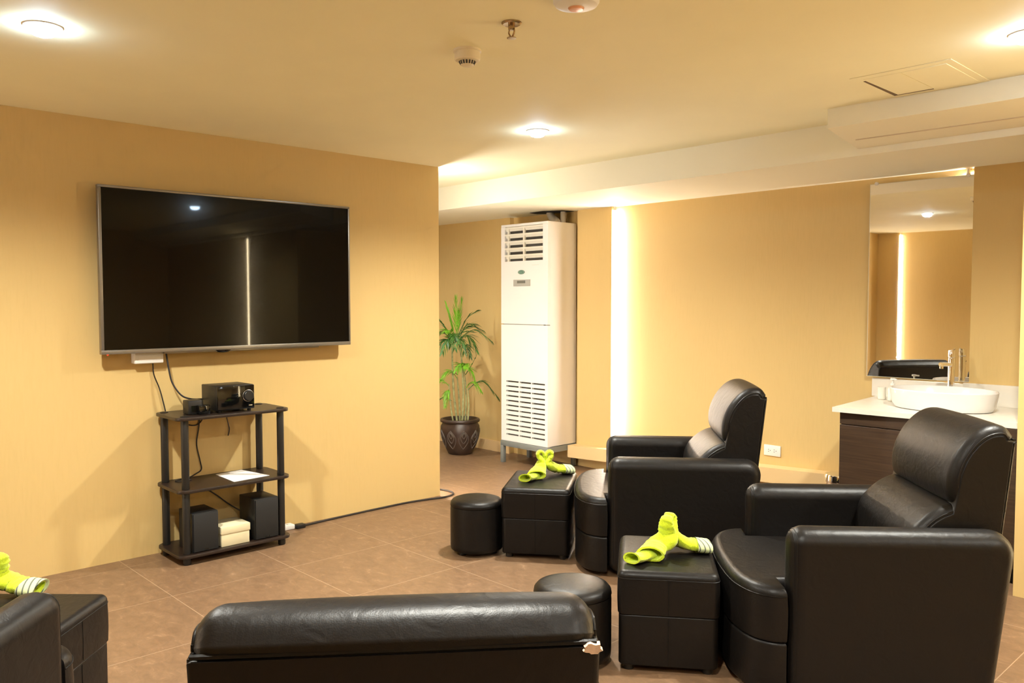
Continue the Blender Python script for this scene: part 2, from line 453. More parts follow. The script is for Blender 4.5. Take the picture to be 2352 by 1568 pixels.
# ------------------------------------------------------------------ downlights
DL = [(-3.307, .842, 'round downlight at the top left of the ceiling, nearest the camera'),
      (-3.362, 3.387, 'round downlight in the middle of the ceiling, near the end of the television wall'),
      (-.93, 3.477, 'round downlight at the right, beside the ceiling hatch'),
      (-.93, .842, 'round downlight above the nearest armchairs'),
      (1.45, .842, 'round downlight at the right rear of the ceiling'),
      (1.45, 2.70, 'unseen round fill light at the right in front of the partition'),  # unseen fill lamp, placed clear of the television's reflection
      (-6.5, 3.75, 'added unseen downlight that brightens the alcove behind the television wall')]  # unseen lamp added to brighten the alcove
for x, y, lb in DL:
    t = thing('downlight', lb, 'light', (x, y, HC), 0, 'ceiling downlights')
    bm = bmesh.new(); lathe(bm, [(.047, 0), (.064, 0), (.063, -.004), (.056, -.007), (.048, -.007)], n=36); link('trim_ring', bm, M['white'], t)
    bm = bmesh.new(); lathe(bm, [(.046, -.001), (.046, -.012), (.043, -.022), (.034, -.031), (.018, -.036), (.004, -.037)], n=36); link('lamp_lens', bm, M['lens'], t)
    ld = bpy.data.lights.new('downlight_lamp', 'SPOT'); ld.energy = 105 if x < -6 else 255; ld.color = (1, .97, .86); ld.shadow_soft_size = .05
    ld.spot_size = math.radians(154); ld.spot_blend = .8
    lo = bpy.data.objects.new('lamp', ld); COL.objects.link(lo); lo.parent = t; lo.location = (0, 0, -.05)

# ------------------------------------------------------------------ ceiling fittings
t = thing('smoke_detector', 'cream round smoke detector with dark vent slots on the ceiling', 'smoke detector', (-2.487, 2.117, HC))
bm = bmesh.new(); lathe(bm, [(.055, 0), (.055, -.008), (.050, -.010), (.050, -.036), (.046, -.041), (.034, -.044)], n=40); link('base', bm, M['detector'], t)
bm = bmesh.new(); lathe(bm, [(.032, -.043), (.026, -.058), (.018, -.062), (.004, -.063)], n=32); link('sensor_head', bm, M['detector'], t)
bm = bmesh.new()
for k in range(16):
    a = 2*PI*k/16; ca, sa = math.cos(a), math.sin(a)
    P = []
    for rr, zz in ((.0335, -.0445), (.0275, -.057)):
        for s in (-.0032, .0032): P.append(Vector((rr*ca-s*sa, rr*sa+s*ca, zz)))
    vs = [bm.verts.new(p) for p in (P[0], P[1], P[3], P[2])]; bm.faces.new(vs)
    vs2 = [bm.verts.new(p-Vector((ca*.004, sa*.004, -.002))) for p in (P[0], P[1], P[3], P[2])]; bm.faces.new(vs2)
    for i in range(4): bm.faces.new((vs[i], vs[(i+1) % 4], vs2[(i+1) % 4], vs2[i]))
link('vent_slots', bm, M['acdark'], t, smooth=False)
t = thing('fire_sprinkler', 'small bronze fire sprinkler hanging from the ceiling', 'sprinkler', (-2.14, 2.026, HC))
bm = bmesh.new(); lathe(bm, [(.036, 0), (.036, -.003), (.030, -.007), (.016, -.005)], n=32); link('escutcheon', bm, M['bronze'], t)
bm = bmesh.new(); lathe(bm, [(.012, -.004), (.012, -.022), (.008, -.026)], n=16)
for s in (-1, 1): sweep(bm, cr_path([(s*.009, 0, -.02), (s*.014, 0, -.032), (s*.008, 0, -.044), (0, 0, -.05)], 4), .0028, 8)
link('body', bm, M['bronze'], t)
bm = bmesh.new(); lathe(bm, [(.004, -.048), (.017, -.052), (.017, -.054), (.004, -.055)], n=18); link('deflector', bm, M['bronze'], t)
t = thing('round_detector', 'white round alarm unit cut off by the top edge of the picture', 'alarm', (-1.83, 2.02, HC))
bm = bmesh.new(); lathe(bm, [(.075, 0), (.075, -.012), (.068, -.022), (.05, -.028), (.03, -.03)], n=40); link('base', bm, M['white'], t)
bm = bmesh.new(); lathe(bm, [(.028, -.028), (.022, -.036), (.006, -.038)], n=24); link('lens', bm, plain('amber_lens', (.75, .38, .22), .3), t)
t = thing('ceiling_hatch', 'flat ceiling access hatch with one open dark edge', 'hatch', (0, 0, HC))
bm = bmesh.new(); box(bm, -1.652, -1.235, 3.605, 4.082, -.003, 0, bev=.001); link('frame', bm, M['ceil'], t, smooth=False)
bm = bmesh.new(); box(bm, -1.610, -1.452, 3.650, 4.026, -.005, -.0025, bev=.0012); link('panel', bm, M['ceil'], t, smooth=False)
bm = bmesh.new(); box(bm, -1.449, -1.268, 3.650, 4.050, -.0055, -.0025, bev=.0012); link('panel', bm, M['ceil'], t, smooth=False)
bm = bmesh.new(); quadbox(bm, [(-1.622, 3.68, -.0045), (-1.610, 3.68, -.0045), (-1.610, 4.026, -.0045), (-1.630, 4.038, -.0045)], [(-1.622, 3.68, -.001), (-1.610, 3.68, -.001), (-1.610, 4.026, -.001), (-1.630, 4.038, -.001)])
quadbox(bm, [(-1.630, 4.026, -.0045), (-1.455, 4.026, -.0045), (-1.455, 4.042, -.0045), (-1.630, 4.038, -.0045)], [(-1.630, 4.026, -.001), (-1.455, 4.026, -.001), (-1.455, 4.042, -.001), (-1.630, 4.038, -.001)])
link('open_gap', bm, plain('hatch_gap', (.16, .11, .06), .9), t, smooth=False)

# ------------------------------------------------------------------ television
TX = -4.645; TY0, TY1, TZ0, TZ1 = 1.418, 2.945, 1.147, 2.041
t = thing('television', 'large flat screen television with a thin grey bezel on the left wall', 'television', (TX, (TY0+TY1)/2, TZ0))
def rel(o): o.location = tuple(-Vector(o.parent.location)) if o.parent else (0, 0, 0); return o
bm = bmesh.new(); box(bm, -4.700, TX-.004, TY0+.03, TY1-.03, TZ0+.02, TZ1-.02, bev=.012); box(bm, -4.715, -4.699, TY0+.18, TY1-.18, TZ0+.03, TZ1-.28, bev=.006)
rel(link('back_housing', bm, M['tvback'], t))
bm = bmesh.new(); b_ = .020
for (y0, y1, z0, z1) in ((TY0, TY1, TZ1-.014, TZ1), (TY0, TY1, TZ0, TZ0+.022), (TY0, TY0+.016, TZ0+.022, TZ1-.014), (TY1-.012, TY1, TZ0+.022, TZ1-.014)):
    box(bm, TX-.028, TX+.004, y0, y1, z0, z1, bev=.002)
rel(link('bezel', bm, M['tvframe'], t))
bm = bmesh.new(); box(bm, TX-.012, TX, TY0+.014, TY1-.010, TZ0+.020, TZ1-.012); rel(link('screen', bm, M['screen'], t, smooth=False))
bm = bmesh.new(); lathe(bm, [(.002, -.016), (.035, -.012), (.055, 0), (.055, .004)], c=(TX-.022, 2.09, TZ0-.002), n=28, sx=.35, sy=1); rel(link('sensor_pod', bm, M['blackgloss'], t))
bm = bmesh.new(); lathe(bm, [(.003, -.004), (.005, 0), (.005, .003)], c=(TX-.015, 1.455, TZ0-.003), n=12); rel(link('standby_light', bm, M['red'], t))
bm = bmesh.new(); box(bm, XW+.0015, -4.714, 1.95, 2.40, 1.35, 1.78, bev=.003); rel(link('wall_bracket', bm, M['tvback'], t))
bm = bmesh.new(); box(bm, TX-.034, TX-.012, 1.75, 2.72, TZ0-.010, TZ0+.002, bev=.003); rel(link('speaker_bar', bm, M['tvframe'], t))

t = thing('adapter_box', 'white plastic box on the wall below the lower left of the television', 'adapter box', (XW, 1.68, 1.115))
bm = bmesh.new(); box(bm, 0, .06, -.078, .078, -.030, .032, bev=.006, seg=3); link('case', bm, M['white'], t)
bm = bmesh.new(); box(bm, .059, .0615, -.06, .06, -.012, .018, bev=.001); link('cover', bm, M['white'], t)

# ------------------------------------------------------------------ shelf unit under the television
SX0, SX1, SY0, SY1 = -4.735, -4.385, 1.712, 2.372
ST, SM, SB = .806, .412, .058
t = thing('shelf_rack', 'dark brown three tier shelf rack with black tube posts standing below the television', 'shelf', (-4.56, 2.04, 0))
for z in (ST, SM, SB):
    bm = bmesh.new()
    soft_prism(bm, densify(fillet([(SX0, SY0, .05), (SX1, SY0, .05), (SX1, SY1, .05), (SX0, SY1, .05)]), .1), z-.018, z, .003, axis='z', nseg=2, nmid=1)
    rel(link('shelf_board', bm, M['espresso'], t))
POSTS = [(-4.425, 1.762), (-4.425, 2.322), (-4.685, 1.752), (-4.685, 2.318)]
for x, y in POSTS:
    for z0, z1 in ((SB, SM-.018), (SM, ST-.018)):
        bm = bmesh.new(); lathe(bm, [(.0195, z0+.0005), (.0205, z0+.004), (.0205, z1-.004), (.0195, z1-.0005)], c=(x, y, 0), n=20); rel(link('post', bm, M['blacktube'], t))
    bm = bmesh.new(); lathe(bm, [(.019, 0), (.021, .004), (.021, SB-.018)], c=(x, y, 0), n=20); rel(link('foot', bm, M['blacktube'], t))
    bm = bmesh.new(); lathe(bm, [(.022, ST+.0002), (.022, ST+.003), (.018, ST+.005)], c=(x, y, 0), n=20); rel(link('post_cap', bm, M['blacktube'], t))

t = thing('stereo_receiver', 'compact black stereo receiver with a silver ringed round dial on the top shelf', 'stereo', (-4.535, 2.06, ST))
bm = bmesh.new(); box(bm, -.105, .095, -.112, .108, .012, .150, bev=.005); link('case', bm, M['blackplastic'], t)
bm = bmesh.new(); box(bm, .094, .106, -.110, .106, .014, .148, bev=.003); link('front_panel', bm, M['blackgloss'], t)
d_ = None
bm = bmesh.new(); lathe(bm, [(.029, .105), (.029, .122), (.026, .125), (.004, .125)], c=(0, .068, .088), n=36, axis='x'); dial = link('dial', bm, M['blackplastic'], t)
bm = bmesh.new(); sweep(bm, [Vector((.109, .068+.032*math.cos(a*PI/18), .088+.032*math.sin(a*PI/18))) for a in range(36)], .0022, 8, closed=True); o = link('dial_ring', bm, M['silver'], dial)
bm = bmesh.new(); box(bm, .1055, .107, .072, .094, .030, .036); link('badge', bm, M['silver'], t, smooth=False)
for sx in (-.085, .078):
    for sy in (-.09, .086):
        bm = bmesh.new(); lathe(bm, [(.010, 0), (.011, .003), (.011, .0125)], c=(sx, sy, 0), n=14); link('foot', bm, M['foot'], t)

tag(cable('hanging_cable', [(-4.742, 1.87, .775), (-4.742, 1.90, .722), (-4.742, 1.95, .708), (-4.742, 1.985, .727), (-4.742, 2.01, .775)], .0032, M['cord']), 'short drooping loop of black cable just below the left end of the top shelf', 'cable', _CAB)
t = thing('set_top_box', 'small black set top box leaning at the left end of the top shelf', 'electronics', (-4.52, 1.862, ST))
bm = bmesh.new(); box(bm, -.040, .040, -.055, .030, .001, .078, bev=.006); o = link('case', bm, M['blackplastic'], t); 
bm = bmesh.new(); box(bm, .02, .075, -.010, .055, .001, .052, bev=.005); link('power_brick', bm, M['blackgloss'], t)
bm = bmesh.new(); box(bm, .0445, .0465, -.04, .015, .02, .05); link('front_window', bm, M['blackgloss'], t, smooth=False)

o = bmesh.new()
pq = [(-4.425, 2.035), (-4.45, 2.262), (-4.715, 2.215), (-4.690, 2.045)]
quadbox(o, [(x, y, SM+.0006) for x, y in pq], [(x, y, SM+.0022) for x, y in pq])
tag(link('sheet_of_paper', o, M['paper']), 'white sheet of paper lying on the middle shelf of the rack', 'paper')

def speaker(x0, x1, y0, y1, h, label):
    t = thing('bookshelf_speaker', label, 'speaker', ((x0+x1)/2, (y0+y1)/2, SB), 0, 'speakers on the bottom shelf')
    hx, hy = (x1-x0)/2, (y1-y0)/2
    bm = bmesh.new(); box(bm, -hx, hx-.012, -hy, hy, .0005, h, bev=.003); link('cabinet', bm, M['blackplastic'], t)
    bm = bmesh.new(); box(bm, hx-.011, hx, -hy+.003, hy-.003, .004, h-.003, bev=.004); link('grille', bm, M['speaker'], t)
    bm = bmesh.new(); box(bm, hx-.0005, hx+.001, -.012, .012, .010, .018); link('badge', bm, M['blackgloss'], t, smooth=False)
    return t
speaker(-4.60, -4.405, 1.790, 1.935, .215, 'black bookshelf speaker at the left end of the bottom shelf')
speaker(-4.61, -4.405, 2.150, 2.296, .235, 'black bookshelf speaker at the right end of the bottom shelf')
t = thing('card_box', 'cream cardboard box with a lid between the two speakers', 'box', (-4.50, 2.035, SB))
bm = bmesh.new(); box(bm, -.085, .085, -.082, .082, .0005, .085, bev=.002); link('body', bm, M['cream'], t)
bm = bmesh.new(); box(bm, -.089, .089, -.086, .086, .070, .112, bev=.003); link('lid', bm, M['cream'], t)

tag(cable('hanging_cable', [(-4.735, 1.715, 1.09), (-4.738, 1.72, 1.02), (-4.742, 1.75, .94), (-4.742, 1.77, .86), (-4.742, 1.785, .78), (-4.742, 1.79, .70)], .0035, M['cord']),
    'thin black cable hanging from the white box behind the shelf rack', 'cable', _CAB)
tag(cable('hanging_cable', [(-4.70, 1.775, 1.15), (-4.69, 1.785, 1.05), (-4.68, 1.80, .97), (-4.66, 1.84, .90), (-4.645, 1.89, .875), (-4.641, 1.95, .87)], .005, M['cord']),
    'thicker black cable running from under the television to the stereo receiver', 'cable', _CAB)
tag(cable('hanging_cable', [(-4.742, 1.978, .79), (-4.742, 1.972, .70), (-4.742, 1.957, .60), (-4.742, 1.975, .50), (-4.742, 1.982, .445), (-4.735, 1.945, .425), (-4.71, 1.90, .4165), (-4.69, 1.83, .4165), (-4.66, 1.80, .4165), (-4.62, 1.83, .4165), (-4.64, 1.88, .4165)], .0036, M['cord']),
    'black cable hanging below the top shelf and looped on the middle shelf', 'cable', _CAB)
tag(cable('hanging_cable', [(-4.742, 2.13, .79), (-4.741, 2.14, .74), (-4.741, 2.152, .69), (-4.741, 2.157, .66), (-4.741, 2.148, .625)], .0028, M['cord']),
    'short loose cable end dangling under the middle of the top shelf', 'cable', _CAB)
tag(cable('hanging_cable', [(-4.742, 1.93, .39), (-4.742, 1.96, .358), (-4.741, 2.00, .332), (-4.740, 2.065, .283), (-4.735, 2.13, .225), (-4.70, 2.17, .19), (-4.612, 2.20, .17)], .004, M['cord']),
    'black cable sagging from the middle shelf to the right speaker', 'cable', _CAB)

# extension cord along the wall foot
t = thing('extension_cord', 'black extension cord lying along the foot of the television wall', 'cord', (-4.70, 2.6, 0))
o = cable('cord', [(-4.665, 2.575, .012), (-4.685, 2.66, .007), (-4.695, 2.784, .007), (-4.708, 3.0, .007), (-4.714, 3.2, .007), (-4.716, 3.45, .007), (-4.690, 3.62, .007), (-4.665, 3.74, .007), (-4.70, 3.85, .007), (-4.79, 3.885, .007), (-4.95, 3.86, .007), (-5.2, 3.84, .007)], .0065, M['cord'], t); rel(o)
bm = bmesh.new(); box(bm, -4.690, -4.645, 2.545, 2.605, .001, .026, bev=.005); rel(link('plug', bm, M['blackplastic'], t))
t = thing('socket_block', 'white socket block on the floor at the right foot of the shelf rack', 'socket', (-4.695, 2.48, 0))
bm = bmesh.new(); box(bm, -.03, .03, -.055, .060, .001, .030, bev=.005); link('body', bm, M['white'], t)
for k in (-.025, .02):
    for q in (-.006, .006):
        bm = bmesh.new(); box(bm, q-.002, q+.002, k-.004, k+.004, .0298, .0306); link('slot', bm, M['dark'], t, smooth=False)

# ------------------------------------------------------------------ armchairs
def cloth_seam(pts, r=.0035, n=4): 
    bm = bmesh.new(); sweep(bm, cr_path(pts, n), r, 6); return bm
AW, AL, AH = .415, .775, .620
def ur(z): return -AL-.109*(z-.62)
def make_chair():
    t = thing('armchair', '', 'armchair')
    # arms
    prof = densify(fillet([(0, .025, .056), (0, AH, .058), (-AL-.004, AH, .078), (ur(.03)+.004, .025, .056)], 8), .05)
    for s in (-1, 1):
        bm = bmesh.new(); soft_prism(bm, prof, .287 if s > 0 else -AW, AW if s > 0 else -.287, .052, bulge=.002, nseg=7, nmid=4)
        a = link('arm', bm, M['leather'], t, angle=60)
        # double stitched seam round the front panel
        y0, y1 = (.287, AW) if s > 0 else (-AW, -.287)
        R0, RF = .052, .058
        for du in (.015, .024):
            st_ = []
            kk = (RF-du); half = []
            for k in range(13):
                off = du*(1-k/12)
                ct = math.sqrt(max(0, 1-(1-off/R0)**2))
                half.append((R0*(1-ct), AH-RF+math.sqrt(max(0, (RF-off)**2-kk**2))))
            w0_ = half[0][0]
            pts = [(-du, y0+w0_-.0003, .08), (-du, y0+w0_-.0003, .32)]+[(-du, y0+w_, z_+.0006) for w_, z_ in half]+[(-du, (y0+y1)/2, half[-1][1]+.002)]
            pts += [(-du, y1-w_, z_+.0006) for w_, z_ in half[::-1]]+[(-du, y1-w0_+.0003, .32), (-du, y1-w0_+.0003, .08)]
            bm = bmesh.new(); sweep(bm, pts, .0016, 5); link('stitching', bm, M['leather_dark'], a)
    # seat cushion and front base
    def plan(sh):
        w, f_ = .402-sh, .182-sh
        pts = [(.006, -w), (.055, -w+.004), (.115, -w+.045), (.155, -w+.125), (.174, -w+.22), (f_, 0), (.174, w-.22), (.155, w-.125), (.115, w-.045), (.055, w-.004), (.006, w)]
        c = [Vector((p.x, p.y)) for p in cr_path([(a, b, 0) for a, b in pts], 4)]
        return c+[Vector((.004, .284-sh)), Vector((-.30, .284-sh)), Vector((-.62, .284-sh)), Vector((-.62, -.284+sh)), Vector((-.30, -.284+sh)), Vector((.004, -.284+sh))]
    bm = bmesh.new(); soft_prism(bm, plan(0), .212, .412, .034, axis='z', nseg=7, nmid=3, r0=.012, bulge=.003)
    sc = link('seat_cushion', bm, M['leather'], t, angle=60)
    pts = [(p.x+.0015, p.y, .379) for p in plan(-.0005)[:41]]
    bm = bmesh.new(); sweep(bm, pts, .0022, 6); link('piping', bm, M['leather_dark'], sc)
    bm = bmesh.new(); soft_prism(bm, plan(.004), .025, .2115, .012, axis='z', nseg=4, nmid=2)
    link('seat_base', bm, M['leather'], t, angle=60)
    # backrest: lumbar cushion, head cushion, side frame, rear panel
    BW = .292
    lum = [(-.452, .40), (-.442, .47), (-.452, .555), (-.472, .600), (-.487, .618), (-.517, .648), (-.555, .674), (-.592, .689), (-.625, .693)]
    lc0 = [Vector((p.x, p.y)) for p in cr_path([(a, b, 0) for a, b in lum], 4)]
    lp = lc0+[Vector((ur(.692)+.03, .692)), Vector((ur(.40)+.03, .40)), Vector((ur(.2)+.03, .2)), Vector((-.56, .2)), Vector((-.47, .33))]
    bm = bmesh.new(); soft_prism(bm, densify(lp, .05), -BW+.003, BW-.003, .034, bulge=.004, nseg=7, nmid=8)
    lc = link('lumbar_cushion', bm, M['leather'], t, angle=60)
    hp = [(-.640, .692), (-.606, .694), (-.592, .714), (-.587, .754), (-.592, .802), (-.610, .857), (-.640, .908), (-.680, .951), (-.722, .974), (-.762, .979), (-.790, .969), (ur(.945), .941)]
    hc0 = [Vector((p.x, p.y)) for p in cr_path([(a, b, 0) for a, b in hp], 5)]
    hpp = hc0+[Vector((ur(.90)+.010, .90)), Vector((ur(.75)+.03, .75)), Vector((ur(.692)+.03, .692))]
    bm = bmesh.new(); soft_prism(bm, densify(hpp, .05), -BW+.002, BW-.002, .040, bulge=.004, nseg=7, nmid=8)
    hc = link('head_cushion', bm, M['leather'], t, angle=60)
    ho = offset_poly(hpp, -.032)[16:55]
    lo_ = offset_poly(lp, -.028)[5:29]
    fr_ = [Vector((ur(.05)+.004, .05)), Vector((-.58, .05)), Vector((-.50, .30))]+lo_+ho+[Vector((ur(.925)+.006, .925))]
    bm = bmesh.new(); soft_prism(bm, densify(fr_, .06), -BW-.001, BW+.001, .006, nseg=3, nmid=1)
    fm = link('backrest_frame', bm, M['leather'], t, angle=60)
    for s in (-1, 1):
        bm = bmesh.new(); sweep(bm, [(p.x, s*(BW-.004), p.y) for p in offset_poly(hpp, -.027)[15:56]], .0030, 6); link('piping', bm, M['leather'], fm)
        bm = bmesh.new(); sweep(bm, [(p.x, s*(BW-.004), p.y) for p in offset_poly(lp, -.023)[5:30]], .0028, 6); link('piping', bm, M['leather'], fm)
    # rear panel
    rp = []
    for z in (.06, .3, .6, .80, .90, .924): rp.append(Vector((ur(z)-.004, z)))
    for z in (.924, .90, .80, .6, .3, .06): rp.append(Vector((ur(z)+.016, z)))
    bm = bmesh.new(); soft_prism(bm, densify(rp, .06), -BW+.001, BW-.001, .0095, nseg=4, nmid=10)
    bp = link('rear_panel', bm, M['leather'], t, angle=60)
    bm = bmesh.new(); sweep(bm, [(ur(.93)+.0015, -.286+.572*k/40, .9295) for k in range(41)], .0042, 6); link('seam', bm, M['leather_dark'], bp)
    bm = bmesh.new()
    for x, y in ((-.06, .34), (-.06, -.34), (-.66, .34), (-.66, -.34)):
        pass
    for x, y in ((-.07, .34), (-.07, -.34), (-.64, .34), (-.64, -.34)):
        bm2 = bmesh.new(); lathe(bm2, [(.022, 0), (.026, .004), (.028, .027)], c=(x, y, 0), n=16); link('foot', bm2, M['foot'], t)
    bm.free()
    return t
def pose(o, x, y, t, label, group='black leather armchairs'):
    o.location = (x, y, 0); o.rotation_euler = (0, 0, PI+t); o['label'] = label; o['category'] = 'armchair'; o['group'] = group
ch = make_chair()
pose(ch, -2.976, 3.557, math.radians(40.8), 'black leather armchair in the middle of the room, in front of the glowing wall strip')
c2 = copy_tree(ch); pose(c2, -1.683, 2.986, math.radians(42.2), 'black leather armchair at the right edge, in front of the washbasin cabinet')
c3 = copy_tree(ch); pose(c3, -1.583, 1.170, math.radians(-38), 'black leather armchair at the bottom centre seen from behind, with a torn top corner')
c4_ = copy_tree(ch); pose(c4_, -2.815, .359, math.radians(-42), 'black leather armchair cut off at the bottom left corner, only its arm showing')
# torn corner on the armchair seen from behind
bm = bmesh.new()
ring = []
rng = random.Random(3)
K = 18
for k in range(K):
    a = 2*PI*k/K; rr = 1+.25*rng.uniform(-1, 1)
    ring.append((.0*k, .0125*rr*math.cos(a), .0075*rr*math.sin(a)))
top = [bm.verts.new((ur(.925)-.008-.002*rng.random(), -.279+p[1], .923+p[2])) for p in ring]
bot = [bm.verts.new((ur(.925)+.004, -.279+p[1]*1.1, .923+p[2]*1.1)) for p in ring]
bm.faces.new(top); bm.faces.new(bot[::-1])
for k in range(K): bm.faces.new((top[k], top[(k+1) % K], bot[(k+1) % K], bot[k]))
bmesh.ops.recalc_face_normals(bm, faces=bm.faces)
o = link('torn_patch', bm, M['foam'], c3); o['label'] = 'exposed tan foam at the torn corner'

# ------------------------------------------------------------------ cube footrests and round stools
def make_footrest():
    t = thing('footrest', '', 'footrest')
    hx, hy = .192, .258
    pl = densify(fillet([(-hx, -hy, .03), (hx, -hy, .03), (hx, hy, .03), (-hx, hy, .03)], 5), .08)
    bm = bmesh.new(); soft_prism(bm, pl, .226, .395, .024, axis='z', nseg=6, nmid=3, r0=.006, bulge=.002); tc_ = link('top_cushion', bm, M['leather'], t, angle=60)
    pl2 = densify(fillet([(-hx+.004, -hy+.004, .028), (hx-.004, -hy+.004, .028), (hx-.004, hy-.004, .028), (-hx+.004, hy-.004, .028)], 5), .08)
    bm = bmesh.new(); soft_prism(bm, pl2, .028, .2262, .007, axis='z', nseg=3, nmid=2); bs = link('base', bm, M['leather'], t, angle=60)
    bm = bmesh.new(); sweep(bm, [(p.x*1.002, p.y*1.002, .366) for p in pl], .0018, 5, closed=True); link('piping', bm, M['leather_dark'], tc_)
    for s in (-1, 1):
        bm = bmesh.new(); sweep(bm, [(0, s*(hy+.0008), .368), (0, s*(hy+.002), .30), (0, s*(hy+.0008), .234)], .0015, 5); link('seam', bm, M['leather_dark'], tc_)
        bm = bmesh.new(); sweep(bm, [(0, s*(hy-.0035), .218), (0, s*(hy-.0032), .12), (0, s*(hy-.0035), .034)], .0015, 5); link('seam', bm, M['leather_dark'], bs)
    for sx in (-1, 1):
        for sy in (-1, 1):
            bm = bmesh.new(); lathe(bm, [(.018, 0), (.021, .003), (.021, .0285)], c=(sx*.15, sy*.21, 0), n=16); link('foot', bm, M['foot'], t)
    return t
def posef(o, x, y, deg, label):
    o.location = (x, y, 0); o.rotation_euler = (0, 0, math.radians(deg)); o['label'] = label; o['category'] = 'footrest'; o['group'] = 'black leather cube footrests'
f1 = make_footrest(); posef(f1, -3.340, 3.395, 37, 'black leather cube footrest in front of the middle armchair, under the heart shaped towel')
f2 = copy_tree(f1); posef(f2, -1.9925, 2.758, 38, 'black leather cube footrest holding the upright necked towel, by the right armchair')
f3 = copy_tree(f1); posef(f3, -1.898, 1.416, -38, 'black leather cube footrest hidden in front of the armchair seen from behind')
f4 = copy_tree(f1); posef(f4, -3.12, .633, -44, 'black leather cube footrest at the bottom left corner beside a cut off chair arm')
def make_stool():
    t = thing('round_stool', '', 'stool')
    R_ = .150
    bm = bmesh.new(); lathe(bm, [(R_-.012, .022), (R_-.002, .028), (R_, .05), (R_, .255), (R_-.002, .270)], n=48); link('body', bm, M['leather'], t, angle=60)
    bm = bmesh.new(); lathe(bm, [(R_-.003, .2705), (R_+.001, .275), (R_-.002, .290), (R_-.012, .302), (R_-.032, .309), (.08, .314), (.02, .316)], n=48); link('seat_pad', bm, M['leather'], t, angle=60)
    for k in range(3):
        a = 2*PI*k/3+.5
        bm = bmesh.new(); lathe(bm, [(.018, 0), (.021, .003), (.021, .024)], c=(.10*math.cos(a), .10*math.sin(a), 0), n=14); link('foot', bm, M['foot'], t)
    return t
s1 = make_stool(); s1.location = (-3.530, 3.065, 0); tag(s1, 'round black leather stool farther away, left of the footrest with the heart shaped towel', 'stool', 'round black leather stools')
s2 = copy_tree(s1); s2.location = (-2.185, 2.400, 0); s2.scale = (1.03, 1.03, 1); tag(s2, 'round black leather stool nearer, just above the chair back seen from behind', 'stool', 'round black leather stools')

